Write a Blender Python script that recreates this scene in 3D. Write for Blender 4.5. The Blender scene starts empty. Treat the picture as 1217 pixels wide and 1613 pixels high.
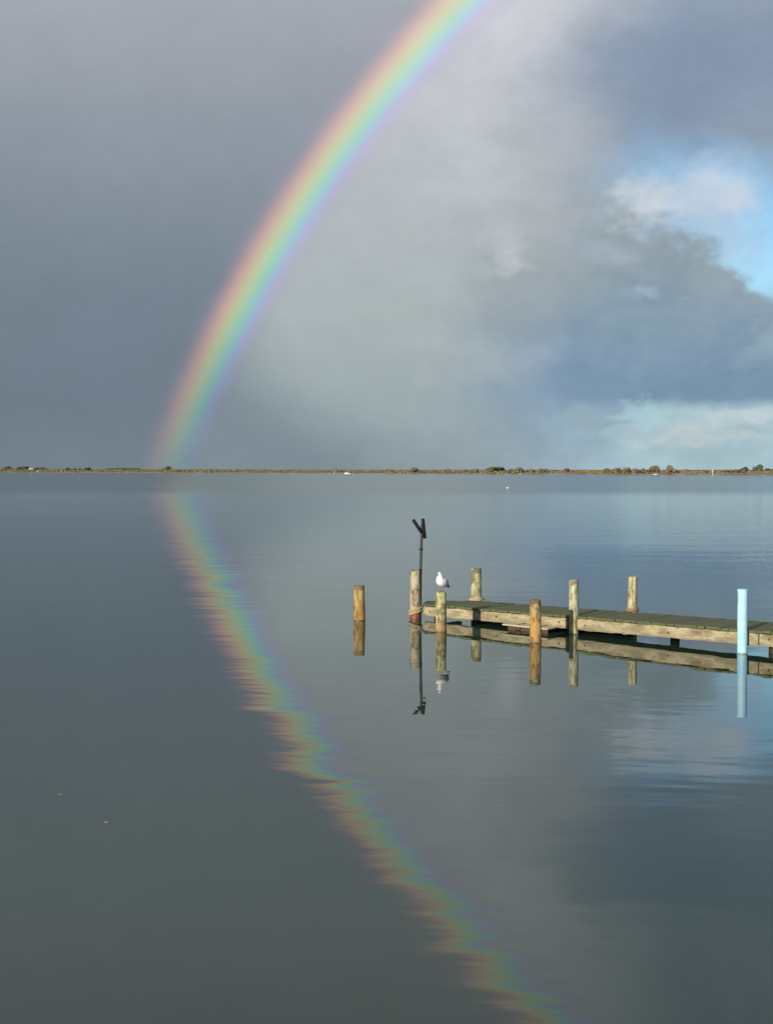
import bpy, bmesh, math, random
from mathutils import Vector, Matrix, noise as mnoise

random.seed(11)
R = math.radians
S = bpy.context.scene
COL = S.collection

# ------------------------------------------------------------------ camera
cam_d = bpy.data.cameras.new('camera')
cam = bpy.data.objects.new('camera', cam_d)
COL.objects.link(cam)
cam.location = (0, 0, 2.88)                       # eye height above the lake
cam.rotation_euler = (R(90 - 1.876), 0, 0)
cam_d.sensor_fit = 'VERTICAL'
cam_d.sensor_height = 24
cam_d.lens = 29.76
cam_d.clip_start = 0.1
cam_d.clip_end = 200000
S.camera = cam

# ------------------------------------------------------------------ light
SUN_EL, SUN_AZ = 13.5, 214.0                      # low sun, behind and left of the camera (azimuth from +Y towards +X)
BOW_AZ, BOW_EL = 33.7, -13.9                      # antisolar point, centre of the bow
sun_d = bpy.data.lights.new('sun', 'SUN')
sun = bpy.data.objects.new('sun', sun_d)
COL.objects.link(sun)
sun_d.energy = 4.8
sun_d.angle = R(0.5)
sun_d.color = (1.0, 0.90, 0.74)
sdir = Vector((math.sin(R(SUN_AZ)) * math.cos(R(SUN_EL)), math.cos(R(SUN_AZ)) * math.cos(R(SUN_EL)), math.sin(R(SUN_EL))))
sun.rotation_euler = sdir.to_track_quat('Z', 'Y').to_euler()

S.view_settings.view_transform = 'Standard'
S.view_settings.look = 'None'
S.view_settings.exposure = 0
S.view_settings.gamma = 1
S.view_settings.use_curve_mapping = False
try:
    S.cycles.use_denoising = True
    S.cycles.max_bounces = 8
    S.cycles.transparent_max_bounces = 8
    S.cycles.caustics_reflective = False
    S.cycles.caustics_refractive = False
except Exception:
    pass


def lin(c):
    return tuple(((v / 255) / 12.92 if v <= 10 else (((v / 255) + 0.055) / 1.055) ** 2.4) for v in c)


# ------------------------------------------------------------------ node expressions
class X:
    """A socket with arithmetic: builds math nodes."""
    def __init__(s, t, sock):
        s.t, s.s = t, sock

    def m(s, op, *a, clamp=False):
        n = s.t.nodes.new('ShaderNodeMath')
        n.operation = op
        n.use_clamp = clamp
        for i, v in enumerate((s,) + a):
            if isinstance(v, X):
                s.t.links.new(v.s, n.inputs[i])
            else:
                n.inputs[i].default_value = v
        return X(s.t, n.outputs[0])

    def __add__(s, o): return s.m('ADD', o)
    def __radd__(s, o): return s.m('ADD', o)
    def __sub__(s, o): return s.m('SUBTRACT', o)
    def __rsub__(s, o): return (s * -1) + o
    def __mul__(s, o): return s.m('MULTIPLY', o)
    def __rmul__(s, o): return s.m('MULTIPLY', o)
    def __truediv__(s, o): return s.m('DIVIDE', o)

    def step(s, a, b, c=0.0, d=1.0, smooth=True):
        n = s.t.nodes.new('ShaderNodeMapRange')
        n.interpolation_type = 'SMOOTHSTEP' if smooth else 'LINEAR'
        n.clamp = True
        s.t.links.new(s.s, n.inputs['Value'])
        lo, hi, c2, d2 = (a, b, c, d) if a <= b else (b, a, d, c)
        for k, v in (('From Min', lo), ('From Max', hi), ('To Min', c2), ('To Max', d2)):
            n.inputs[k].default_value = v
        return X(s.t, n.outputs[0])


def mix(t, f, a, b, mode='MIX'):
    n = t.nodes.new('ShaderNodeMix')
    n.data_type = 'RGBA'
    n.blend_type = mode
    for sk, v in ((n.inputs[0], f), (n.inputs[6], a), (n.inputs[7], b)):
        if isinstance(v, X):
            t.links.new(v.s, sk)
        elif isinstance(v, (tuple, list)):
            sk.default_value = tuple(v)[:3] + (1,)
        else:
            sk.default_value = v
    return X(t, n.outputs[2])


def ramp(t, f, stops, interp='LINEAR'):
    n = t.nodes.new('ShaderNodeValToRGB')
    e = n.color_ramp.elements
    n.color_ramp.interpolation = interp
    while len(e) < len(stops):
        e.new(0.5)
    for el, (p, c) in zip(e, stops):
        el.position = p
        el.color = tuple(c)[:3] + (c[3] if len(c) > 3 else 1,)
    t.links.new(f.s, n.inputs[0])
    return X(t, n.outputs[0])


def vec(t, x, y, z):
    n = t.nodes.new('ShaderNodeCombineXYZ')
    for i, v in enumerate((x, y, z)):
        if isinstance(v, X):
            t.links.new(v.s, n.inputs[i])
        else:
            n.inputs[i].default_value = v
    return X(t, n.outputs[0])


def sep(t, v):
    n = t.nodes.new('ShaderNodeSeparateXYZ')
    t.links.new(v.s, n.inputs[0])
    return [X(t, o) for o in n.outputs[:3]]


def noise(t, v, scale, detail=3, rough=0.55, dist=0.0, color=False):
    n = t.nodes.new('ShaderNodeTexNoise')
    t.links.new(v.s, n.inputs['Vector'])
    n.inputs['Scale'].default_value = scale
    n.inputs['Detail'].default_value = detail
    n.inputs['Roughness'].default_value = rough
    n.inputs['Distortion'].default_value = dist
    return X(t, n.outputs['Color' if color else 'Fac'])


# ------------------------------------------------------------------ world: rain cloud, broken cumulus and blue gaps
def build_world():
    w = bpy.data.worlds.new('World')
    S.world = w
    w.use_nodes = True
    t = w.node_tree
    t.nodes.clear()
    out = t.nodes.new('ShaderNodeOutputWorld')
    bg = t.nodes.new('ShaderNodeBackground')
    t.links.new(bg.outputs[0], out.inputs[0])
    tc = t.nodes.new('ShaderNodeTexCoord')
    D = X(t, tc.outputs['Generated'])
    x, y, z = sep(t, D)
    z = z.m('ABSOLUTE')
    az = x.m('ARCTAN2', y) * (180 / math.pi)
    el = z.m('MINIMUM', 1.0).m('ARCSINE') * (180 / math.pi)
    Q = vec(t, x, y, z * 1.5)
    na = sep(t, noise(t, Q, 5.0, 2, 0.5, color=True))
    nb = sep(t, noise(t, Q, 14.0, 3, 0.55, color=True))
    nc = sep(t, noise(t, Q, 42.0, 3, 0.6, color=True))
    aS, eS = az + (na[0] - 0.5) * 5 + (nb[0] - .5) * 2.0, el + (na[1] - 0.5) * 4 + (nb[1] - .5) * 1.6
    aC = az + (nb[0] - 0.5) * 4.0 + (nc[0] - 0.5) * 2.6
    eC = el + (nb[1] - 0.5) * 3.2 + (nc[1] - 0.5) * 1.7

    def blob(a0, e0, ra, re, soft, rot=0, crisp=False):
        A, E = (aC, eC) if crisp else (aS, eS)
        c, s = math.cos(R(rot)), math.sin(R(rot))
        da, de = A - a0, E - e0
        u = (da * c + de * s) / ra
        v = (de * c - da * s) / re
        r = (u * u + v * v).m('SQRT')
        return r.step(1 + soft, max(0.0, 1 - soft), 0, 1)

    sky = t.nodes.new('ShaderNodeTexSky')
    sky.sky_type = 'NISHITA'
    sky.sun_disc = False
    sky.sun_elevation = R(SUN_EL)
    sky.sun_rotation = R(SUN_AZ)
    sky.air_density = 1.0
    sky.dust_density = 0.15
    sky.ozone_density = 1.2
    blue = mix(t, 1.0, X(t, sky.outputs[0]), (0.095, 0.122, 0.142), 'MULTIPLY')

    E90 = el / 90

    def elramp(stops):
        return ramp(t, E90, [(e / 90, lin(c)) for e, c in stops])

    # left: the rain cloud outside the bow
    eN = el + (na[2] - .5) * 2
    E90 = eN.m('MAXIMUM', 0.0) / 90
    left = elramp([(0, (116, 130, 141)), (3, (111, 126, 138)), (8, (119, 133, 146)), (14, (141, 151, 162)), (20, (165, 170, 179)), (45, (170, 173, 182)), (90, (160, 166, 176))])
    inner = elramp([(0, (146, 161, 167)), (3, (157, 171, 175)), (7, (170, 181, 183)), (12, (180, 187, 191)), (18, (201, 204, 211)), (30, (198, 202, 210)), (90, (165, 170, 180))])
    right = elramp([(0, (150, 172, 184)), (3.0, (128, 154, 177)), (5.5, (124, 152, 178)), (8.0, (148, 164, 174)), (11.5, (152, 163, 171)), (14, (142, 158, 176)), (17, (136, 152, 173)), (20.5, (150, 163, 180)), (45, (160, 168, 182)), (90, (155, 163, 178))])
    # angle from the antisolar point: rain inside the bow scatters more light than outside
    b = (math.sin(R(BOW_AZ)) * math.cos(R(BOW_EL)), math.cos(R(BOW_AZ)) * math.cos(R(BOW_EL)), math.sin(R(BOW_EL)))
    th = (x * b[0] + y * b[1] + z * b[2]).m('MINIMUM', 1.0).m('ARCCOSINE') * (180 / math.pi)
    m_in = th.step(46.0, 43.4) * (eS - (aS * -0.70 - 0.45)).step(-3.2, 4.2, 0.30, 1.0)
    m_rt = (aS - (eS - 8).m('MAXIMUM', -3.0) * 0.30).step(2.8, 10.2)
    col = mix(t, m_in, left, inner)
    col = mix(t, m_rt, col, right)
    # upper right slate cloud and the paler swell of cloud left of it
    col = mix(t, blob(13.2, 17.0, 4.6, 2.6, 0.55) * 0.75, col, lin((134, 151, 173)))
    col = mix(t, blob(8.0, 13.5, 2.2, 3.2, 0.8) * 0.45, col, lin((178, 182, 188)))
    # faint lumps of grey cloud between the shower and the cumulus
    col = mix(t, blob(6.6, 8.0, 2.6, 1.6, 0.8, 0, True) * 0.45, col, lin((150, 161, 167)))
    col = mix(t, blob(4.6, 5.0, 2.4, 0.8, 0.9, 5, True) * 0.35, col, lin((178, 188, 192)))
    # blue gap in the cloud, with lit white puffs in it
    gap = blob(14.7, 10.6, 4.9, 2.7, 0.55, -22, False)
    col = mix(t, gap, col, blue)
    col = mix(t, blob(13.6, 10.9, 2.4, 1.5, 0.8, -22, True) * 0.65, col, lin((178, 195, 212)))
    col = mix(t, blob(11.6, 11.5, 1.2, 0.85, 0.75, 0, True) * 0.85, col, lin((206, 214, 222)))
    col = mix(t, blob(14.4, 11.9, 1.3, 1.0, 0.8, 25, True) * 0.75, col, lin((204, 213, 224)))
    # nearer cumulus: its ragged top edge falls away to the right, its base is flat
    line = (aC * -0.69 + 19.0)                      # height of the ragged edge
    cum = (eC - line).step(0.7, -0.7) * aS.step(7.5, 10.0) * (el + (nb[1] - .5) * 0.9 + (nc[1] - .5) * .5).step(2.95, 3.25)
    E90 = (el + (nb[2] - .5) * 3 + (nc[2] - .5) * 2).m('MAXIMUM', 0.0) / 90
    cumc = elramp([(0, (122, 150, 174)), (4.2, (124, 151, 175)), (6.2, (135, 158, 176)), (8.4, (147, 164, 174)), (11, (154, 166, 174)), (16, (165, 175, 186)), (90, (165, 175, 186))])
    col = mix(t, cum, col, cumc)
    # bright low strip under the cloud base
    low = (el + (nb[1] - .5) * 0.9 + (nc[1] - .5) * .5).step(3.35, 2.55) * (aS + (nc[0] - .5) * 3).step(6.0, 11.5)
    col = mix(t, low * (0.66 + (nb[0] - .5) * 1.5), col, lin((174, 202, 209)))
    col = mix(t, blob(14.5, 1.6, 3.6, 0.7, 0.8, 0, True) * 0.3, col, lin((190, 204, 208)))
    col = mix(t, blob(9.0, 2.35, 1.7, 0.42, 0.5, 0, True) * 0.65, col, lin((150, 170, 182)))
    col = mix(t, blob(11.6, 2.6, 1.6, 0.35, 0.8, -4, True) * 0.6, col, lin((172, 212, 222)))
    col = mix(t, blob(15.8, 2.5, 1.2, 0.28, 0.8, 4, True) * 0.6, col, lin((205, 212, 214)))
    col = mix(t, blob(13.6, 1.3, 2.0, 0.3, 0.8, 2, True) * 0.5, col, lin((200, 206, 204)))
    col = mix(t, blob(16.6, 1.7, 1.4, 0.25, 0.7, 0, True) * 0.5, col, lin((158, 178, 186)))
    # small lit rags
    col = mix(t, blob(5.6, 9.85, .8, .75, 0.9, 0, True) * 0.75, col, lin((194, 201, 207)))
    col = mix(t, blob(11.8, 7.6, .55, .3, 0.9, 10, True) * 0.6, col, lin((166, 196, 216)))
    col = mix(t, blob(16.1, 5.3, 1.3, .5, 0.95, 12, True) * 0.45, col, lin((165, 186, 200)))
    col = mix(t, blob(10.6, 9.7, 1.2, .45, 0.9, -20, True) * 0.4, col, lin((176, 190, 202)))
    # the rest of the sky: the same broken cloud, opening towards the sun behind the camera
    cover = (na[0] * 0.65 + nb[2] * 0.35)
    away = az.m('ABSOLUTE').step(55, 130)
    gaps = cover.step(0.46, 0.60) * away + cover.step(0.56, 0.68) * az.step(22, 34) * (1 - away)
    col = mix(t, gaps.m('MINIMUM', 1.0), col, blue)
    # billow
    mod = 1 + ((nb[2] - 0.5) * 0.26 + (nc[2] - .5) * 0.20) * az.step(-3, 6, 0.45, 1.0)
    mv = vec(t, mod, mod, mod)
    col = mix(t, 1.0, col, mv, 'MULTIPLY')
    t.links.new(col.s, bg.inputs[0])
    bg.inputs[1].default_value = 1.0
    w.cycles.sampling_method = 'MANUAL'
    w.cycles.sample_map_resolution = 256


build_world()


# ------------------------------------------------------------------ helpers: meshes, things, materials
def obj(name, me, mat=None, parent=None, loc=None, rot=None, smooth=False):
    o = bpy.data.objects.new(name, me)
    COL.objects.link(o)
    if mat and not me.materials:
        me.materials.append(mat)
    if parent:
        o.parent = parent
    if loc:
        o.location = loc
    if rot:
        o.rotation_euler = rot
    if smooth:
        for p in me.polygons:
            p.use_smooth = True
    return o


def mesh(name, verts, faces):
    me = bpy.data.meshes.new(name)
    me.from_pydata([tuple(v) for v in verts], [], faces)
    me.validate()
    me.update()
    return me


def from_bm(name, bm):
    bmesh.ops.recalc_face_normals(bm, faces=bm.faces[:])
    me = bpy.data.meshes.new(name)
    bm.to_mesh(me)
    bm.free()
    return me


def tag(o, label=None, cat=None, group=None, kind=None):
    if label: o['label'] = label
    if cat: o['category'] = cat
    if group: o['group'] = group
    if kind: o['kind'] = kind
    return o


def empty(name, loc=(0, 0, 0), rz=0):
    o = bpy.data.objects.new(name, None)
    COL.objects.link(o)
    o.location = loc
    o.rotation_euler = (0, 0, rz)
    o.empty_display_size = 0.1
    return o


def tube(bm, pts, rad, seg=10, cap=True):
    """Sweep a circle along points; rad is a number or a list."""
    pts = [Vector(p) for p in pts]
    n = len(pts)
    rings = []
    up = Vector((0, 0, 1))
    for i, p in enumerate(pts):
        d = (pts[min(i + 1, n - 1)] - pts[max(i - 1, 0)]).normalized()
        if abs(d.dot(up)) > 0.95:
            a = Vector((1, 0, 0))
            a = (a - d * a.dot(d)).normalized()
        else:
            a = d.cross(up).normalized()
        bb = d.cross(a).normalized()
        r = rad[i] if isinstance(rad, (list, tuple)) else rad
        rings.append([bm.verts.new(p + a * (r * math.cos(2 * math.pi * k / seg)) + bb * (r * math.sin(2 * math.pi * k / seg))) for k in range(seg)])
    for r0, r1 in zip(rings, rings[1:]):
        for k in range(seg):
            bm.faces.new((r0[k], r0[(k + 1) % seg], r1[(k + 1) % seg], r1[k]))
    if cap:
        bm.faces.new(rings[0][::-1])
        bm.faces.new(rings[-1])


def mat_new(name):
    m = bpy.data.materials.new(name)
    m.use_nodes = True
    t = m.node_tree
    p = t.nodes['Principled BSDF']
    return m, t, p


def setin(t, sock, v):
    if isinstance(v, X):
        t.links.new(v.s, sock)
    elif isinstance(v, (tuple, list)):
        sock.default_value = tuple(v)[:3] + (1,)
    else:
        sock.default_value = v


def bump(t, p, h, dist, strength=1.0):
    n = t.nodes.new('ShaderNodeBump')
    n.inputs['Strength'].default_value = strength
    n.inputs['Distance'].default_value = dist
    t.links.new(h.s, n.inputs['Height'])
    t.links.new(n.outputs[0], p.inputs['Normal'])


def objco(t):
    return X(t, t.nodes.new('ShaderNodeTexCoord').outputs['Object'])


def objrand(t):
    return X(t, t.nodes.new('ShaderNodeObjectInfo').outputs['Random'])


def plain(name, c, rough=0.6, metallic=0.0, var=0.12, scale=30, bmp=0.0):
    m, t, p = mat_new(name)
    v = objco(t)
    n = noise(t, v, scale, 4, 0.6)
    k = 1 + (n - 0.5) * (2 * var)
    setin(t, p.inputs['Base Color'], mix(t, 1.0, c, vec(t, k, k, k), 'MULTIPLY'))
    p.inputs['Roughness'].default_value = rough
    p.inputs['Metallic'].default_value = metallic
    if bmp:
        bump(t, p, n, bmp)
    return m


def post_wood(name, top, low, low_h, blotch, tide=(0.10, 0.075, 0.045), tide_h=0.018, rust=None, seed=0.0, head=None):
    """Weathered round timber: grain runs up the post, lower wood stained, a dark wet line at the water."""
    m, t, p = mat_new(name)
    v = objco(t)
    x, y, z = sep(t, v)
    v2 = vec(t, x + seed, y, z * 0.12)
    grain = noise(t, v2, 34, 5, 0.65)
    big = noise(t, vec(t, x + seed, y, z * 0.6), 7, 3, 0.6)
    mid = noise(t, vec(t, x + seed * 2, y, z * 0.4), 15, 4, 0.65)
    hz = z + (big - 0.5) * 0.34 + (mid - .5) * .12
    c = mix(t, hz.step(low_h + 0.13, low_h - 0.13), top, low)
    c = mix(t, mid.step(0.48, 0.58) * 0.85, c, tuple(q * 0.8 for q in blotch))
    c = mix(t, big.step(0.52, 0.60) * 0.75, c, tuple(q * 0.42 for q in blotch))
    pale_l = noise(t, vec(t, x + seed * 5, y + 2, z * 0.35), 10, 4, 0.6)
    c = mix(t, pale_l.step(0.55, 0.63) * 0.6, c, tuple(min(.62, q * 1.35) for q in top))
    if head:                                   # old wear and dirt round the head of the post
        c = mix(t, (z + (big - .5) * .22 + (mid - .5) * .2).step(head - .13, head - .06) * .8, c, (0.15, 0.095, 0.045))
    c = mix(t, grain.step(0.40, 0.28) * 0.65, c, tuple(q * 0.35 for q in blotch))
    if rust:
        c = mix(t, (z + (mid - .5) * .05).step(0.125, 0.105), c, rust)
    c = mix(t, (z + (mid - .5) * 0.05).step(tide_h, tide_h * 0.3), c, tide)
    setin(t, p.inputs['Base Color'], c)
    setin(t, p.inputs['Roughness'], z.step(0.02, 0.12, 0.45, 0.85))
    bump(t, p, grain * 0.6 + mid * 0.4, 0.012)
    return m


def post_mesh(name, rad, top, seed, bottom=-0.7, notch=False):
    """Round timber post: slightly uneven radius, worn top rim, a drying crack cut into one side."""
    rnd = random.Random(seed)
    seg = 28
    zs = [bottom, -0.1, 0.0] + [top * k / 12 for k in range(1, 12)] + [top - 0.012, top - 0.003]
    crack = rnd.randrange(seg)
    verts, faces = [], []
    off = Vector((seed * 3.1, seed * 1.7, 0))
    lean = Vector((rnd.uniform(-.008, .008), rnd.uniform(-.008, .008), 0))
    for i, zz in enumerate(zs):
        for k in range(seg):
            a = 2 * math.pi * k / seg
            d = Vector((math.cos(a), math.sin(a), 0))
            r = rad * (1 + 0.05 * mnoise.noise(d * 1.3 + off + Vector((0, 0, zz * 2.2))) + 0.025 * mnoise.noise(d * 4 + off + Vector((0, 0, zz * 7))))
            r *= 1.04 - 0.08 * max(zz, 0) / top
            if i == len(zs) - 1:
                r *= 0.94
            if k == crack and zz > top * 0.35:
                r *= 0.84
            zt = zz
            if i >= len(zs) - 2:
                zt += 0.014 * mnoise.noise(d * 2 + off)
            verts.append(d * r + lean * zz + Vector((0, 0, zt)))
    n = len(zs)
    for i in range(n - 1):
        for k in range(seg):
            a, b2 = i * seg + k, i * seg + (k + 1) % seg
            faces.append((a, b2, b2 + seg, a + seg))
    base = (n - 1) * seg
    verts.append(Vector((0, 0, top - 0.004)) + lean * top)
    for k in range(seg):
        faces.append((base + k, base + (k + 1) % seg, len(verts) - 1))
    me = mesh(name, verts, faces)
    for pl in me.polygons:
        pl.use_smooth = len(pl.vertices) == 4
    return me


# ------------------------------------------------------------------ water
def build_water():
    L = 60000
    half = [4, 9, 15, 22, 30, 45, 70, 110, 200, 400, 800, 2000, 6000, 18000, L]
    cs = [-c_ for c_ in reversed(half)] + [0] + half
    nn = len(cs)
    me = mesh('water', [(a, b, 0) for b in cs for a in cs], [(j * nn + i, j * nn + i + 1, (j + 1) * nn + i + 1, (j + 1) * nn + i) for j in range(nn - 1) for i in range(nn - 1)])
    m, t, p = mat_new('lake_water')
    g = t.nodes.new('ShaderNodeNewGeometry')
    P = X(t, g.outputs['Position'])
    x, y, z = sep(t, P)
    # wind: a ruffled sheet beyond the calm water by the jetty, and cat's paws reaching in on the right
    patch = noise(t, vec(t, x * 0.25, y, 0), 0.02, 3, 0.5)
    far = (y + (patch - .5) * 30).step(135, 185)
    paw = noise(t, vec(t, x * 0.35, y, 3.0), 0.05, 3, 0.55)
    near_paw = (x * 2.2 + y * 0.5 + (paw - .5) * 60).step(22, 60) * y.step(24, 40)
    bend = noise(t, vec(t, x, y, 20.0), 0.11, 2, 0.5)
    swell = noise(t, vec(t, x * 0.30, y + bend * 5, 0.0), 0.55, 3, 0.55)
    chop = noise(t, vec(t, x * 0.5 + y * .15, y + bend * 3, 7.0), 1.9, 3, 0.6)
    rip = noise(t, vec(t, x * 0.5, y, 2.0), 6.0, 2, 0.5)
    calm = noise(t, vec(t, x * 0.5, y, 11.0), 0.10, 2, 0.5).step(0.3, 0.7, 0.45, 1.0)
    shelter = ((x - 3.5) * (x - 3.5) + (y - 21) * (y - 21)).m('SQRT').step(4.5, 10, 0.45, 1.0)
    calm = calm * shelter
    h = swell * (calm * 0.021) + chop * (calm * 0.0022) + rip * (far * 0.010 + near_paw * 0.006 + 0.0004)
    n = t.nodes.new('ShaderNodeBump')
    n.inputs['Strength'].default_value = 1.0
    n.inputs['Distance'].default_value = 1.0
    t.links.new(h.s, n.inputs['Height'])
    t.links.new(n.outputs[0], p.inputs['Normal'])
    silt = noise(t, vec(t, x, y, 5.0), 0.06, 3, 0.5)
    c = mix(t, silt, (0.018, 0.044, 0.028), (0.028, 0.054, 0.034))
    setin(t, p.inputs['Base Color'], c)
    setin(t, p.inputs['Roughness'], far * 0.085 + near_paw * 0.04 + 0.012)
    p.inputs['IOR'].default_value = 1.55
    o = obj('water', me, m)
    tag(o, 'calm grey green lake mirroring the cloudy sky', kind='structure')


build_water()


# ------------------------------------------------------------------ rainbow: sunlight from the rain curtain, kilometres off
def build_rainbow():
    dist = 12000
    c = Vector((math.sin(R(BOW_AZ)) * math.cos(R(BOW_EL)), math.cos(R(BOW_AZ)) * math.cos(R(BOW_EL)), math.sin(R(BOW_EL))))
    up = (Vector((0, 0, 1)) - c * c.z).normalized()
    side = c.cross(up).normalized()                 # to the right
    r0, r1, nr, na = 42.4, 47.6, 20, 240
    verts, faces, uvs = [], [], []
    for i in range(na + 1):
        ph = R(-112 + 224 * i / na)
        for j in range(nr + 1):
            th = R(r0 + (r1 - r0) * j / nr)
            d = c * math.cos(th) + (up * math.cos(ph) + side * math.sin(ph)) * math.sin(th)
            verts.append(Vector((0, 0, 2.9)) + d * dist)
            uvs.append((i / na, j / nr))
    for i in range(na):
        for j in range(nr):
            a = i * (nr + 1) + j
            faces.append((a, a + 1, a + nr + 2, a + nr + 1))
    me = mesh('rainbow', verts, faces)
    ul = me.uv_layers.new(name='arc')
    for lp in me.loops:
        ul.data[lp.index].uv = uvs[lp.vertex_index]
    m = bpy.data.materials.new('rainbow_light')
    m.use_nodes = True
    t = m.node_tree
    t.nodes.clear()
    out = t.nodes.new('ShaderNodeOutputMaterial')
    uv = t.nodes.new('ShaderNodeUVMap')
    uv.uv_map = 'arc'
    u, v, _ = sep(t, X(t, uv.outputs[0]))

    def q(deg):
        return (deg - r0) / (r1 - r0)
    G = 45.0
    st = [(G - 1.35, (0, 0, 0)), (G - 1.04, (.006, 0, .012)), (G - 0.74, (.08, .02, .155)), (G - 0.51, (.035, .075, .24)), (G - 0.25, (.015, .23, .19)), (G, (.09, .30, .09)),
          (G + 0.27, (.25, .30, .04)), (G + 0.51, (.35, .25, .03)), (G + 0.85, (.34, .115, .03)), (G + 1.16, (.13, .03, .035)), (G + 1.43, (.03, .004, .01)), (G + 1.78, (0, 0, 0))]
    colr = ramp(t, v, [(q(a), b) for a, b in st], 'B_SPLINE')
    g = t.nodes.new('ShaderNodeNewGeometry')
    pz = sep(t, X(t, g.outputs['Position']))[2]
    rain = pz.step(0, 1500, 0.16, 1.0, False)       # the shower is thinner low down
    em = t.nodes.new('ShaderNodeEmission')
    t.links.new(colr.s, em.inputs[0])
    t.links.new((rain * 1.0).s, em.inputs[1])
    tr = t.nodes.new('ShaderNodeBsdfTransparent')
    ad = t.nodes.new('ShaderNodeAddShader')
    t.links.new(em.outputs[0], ad.inputs[0])
    t.links.new(tr.outputs[0], ad.inputs[1])
    t.links.new(ad.outputs[0], out.inputs[0])
    try:
        m.cycles.emission_sampling = 'NONE'
    except Exception:
        pass
    o = obj('rainbow', me, m)
    tag(o, 'pale rainbow arching up from the far shore through grey rain cloud', 'rainbow')


build_rainbow()


# ------------------------------------------------------------------ far shore
SHORE = [(-2600, 3050), (-900, 2370), (-584, 1922), (-290, 1508), (0, 1099), (120, 930), (234, 769), (420, 650), (900, 560)]


def shore_at(s):
    """Point on the waterline, s = 0..1 along the whole spit, and its landward normal."""
    tot = [0]
    for a, b in zip(SHORE, SHORE[1:]):
        tot.append(tot[-1] + math.dist(a, b))
    d = s * tot[-1]
    for i in range(len(SHORE) - 1):
        if d <= tot[i + 1] or i == len(SHORE) - 2:
            k = (d - tot[i]) / (tot[i + 1] - tot[i])
            a, b = Vector(SHORE[i]), Vector(SHORE[i + 1])
            u = (b - a).normalized()
            return a.lerp(b, k), Vector((-u.y, u.x))


def bank(X_, back):
    """Height of the bank at a distance back from the water."""
    n1 = mnoise.noise(Vector((X_ * 0.011, back * 0.01, 1.3)))
    n2 = mnoise.noise(Vector((X_ * 0.05, back * 0.05, 4.3)))
    far = 1 + max(0, -X_) / 900
    prof = 0 if back <= 0 else min(1, back / 26) ** 0.7
    return (-0.25 if back <= 0 else 0.12) + prof * (2.0 + 0.9 * n1 + 0.45 * n2) * far


def build_shore():
    rows = [-2, 0.5, 3, 6, 10, 16, 24, 36, 60, 110, 240, 900, 3000]
    n = 460
    verts, faces = [], []
    for i in range(n + 1):
        p, nn = shore_at(i / n)
        wob = 5 * mnoise.noise(Vector((p.x * 0.02, p.y * 0.02, 0)))
        for b in rows:
            q = p + nn * (b + wob)
            verts.append((q.x, q.y, bank(p.x, b) if b > 0 else -0.3))
    w = len(rows)
    for i in range(n):
        for j in range(w - 1):
            a = i * w + j
            faces.append((a, a + w, a + w + 1, a + 1))
    me = mesh('shore', verts, faces)
    m, t, p = mat_new('shore_ground')
    g = t.nodes.new('ShaderNodeNewGeometry')
    P = X(t, g.outputs['Position'])
    x, y, z = sep(t, P)
    n1 = noise(t, P, 0.05, 4, 0.6)
    n2 = noise(t, P, 0.5, 3, 0.6)
    c = mix(t, n1.step(0.4, 0.62), (0.20, 0.185, 0.085), (0.27, 0.20, 0.11))
    c = mix(t, (z + (n2 - .5) * 1.2 + (n1 - .5) * 1.4).step(1.15, 0.65), c, (0.23, 0.15, 0.105))
    c = mix(t, (z + (n2 - .5) * .5).step(0.5, 0.3) * n1.step(.45, .6), c, (0.42, 0.36, 0.26))
    setin(t, p.inputs['Base Color'], c)
    p.inputs['Roughness'].default_value = 0.95
    tag(obj('shore', me, m, smooth=True), 'low sandy grassy spit along the far side of the lake', kind='structure')

    # rough grass and rushes on the bank, nobody could count them
    rnd = random.Random(5)
    verts, faces = [], []
    for _ in range(9000):
        s = rnd.uniform(0.25, 0.88)
        p, nn = shore_at(s)
        back = 4 + 40 * rnd.random() ** 1.6
        q = p + nn * back
        zz = bank(p.x, back)
        clump = mnoise.noise(Vector((q.x * 0.03, q.y * 0.03, 8)))
        hgt = (0.35 + 0.8 * rnd.random() ** 2) * (1 + max(0, clump)) * (1 + max(0, -p.x) / 900)
        for k in range(3):
            a = rnd.uniform(0, math.pi)
            wd = rnd.uniform(0.5, 1.3)
            dx, dy = math.cos(a) * wd, math.sin(a) * wd
            lx, ly = rnd.uniform(-.3, .3), rnd.uniform(-.3, .3)
            i0 = len(verts)
            verts += [(q.x - dx, q.y - dy, zz - .2), (q.x + dx, q.y + dy, zz - .2), (q.x + dx * .6 + lx, q.y + dy * .6 + ly, zz + hgt * rnd.uniform(.6, 1)), (q.x - dx * .5 + lx, q.y - dy * .5 + ly, zz + hgt)]
            faces.append((i0, i0 + 1, i0 + 2, i0 + 3))
    me = mesh('shore_grass', verts, faces)
    m, t, p = mat_new('rough_grass')
    g = t.nodes.new('ShaderNodeNewGeometry')
    P = X(t, g.outputs['Position'])
    n1 = noise(t, P, 0.04, 4, 0.65)
    c = ramp(t, n1, [(0.3, (0.11, 0.115, 0.045)), (0.5, (0.21, 0.18, 0.08)), (0.68, (0.29, 0.21, 0.11))])
    setin(t, p.inputs['Base Color'], c)
    p.inputs['Roughness'].default_value = 0.9
    tag(obj('shore_grass', me, m), 'rough tan and olive grass covering the far spit', 'grass', kind='stuff')


build_shore()


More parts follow.
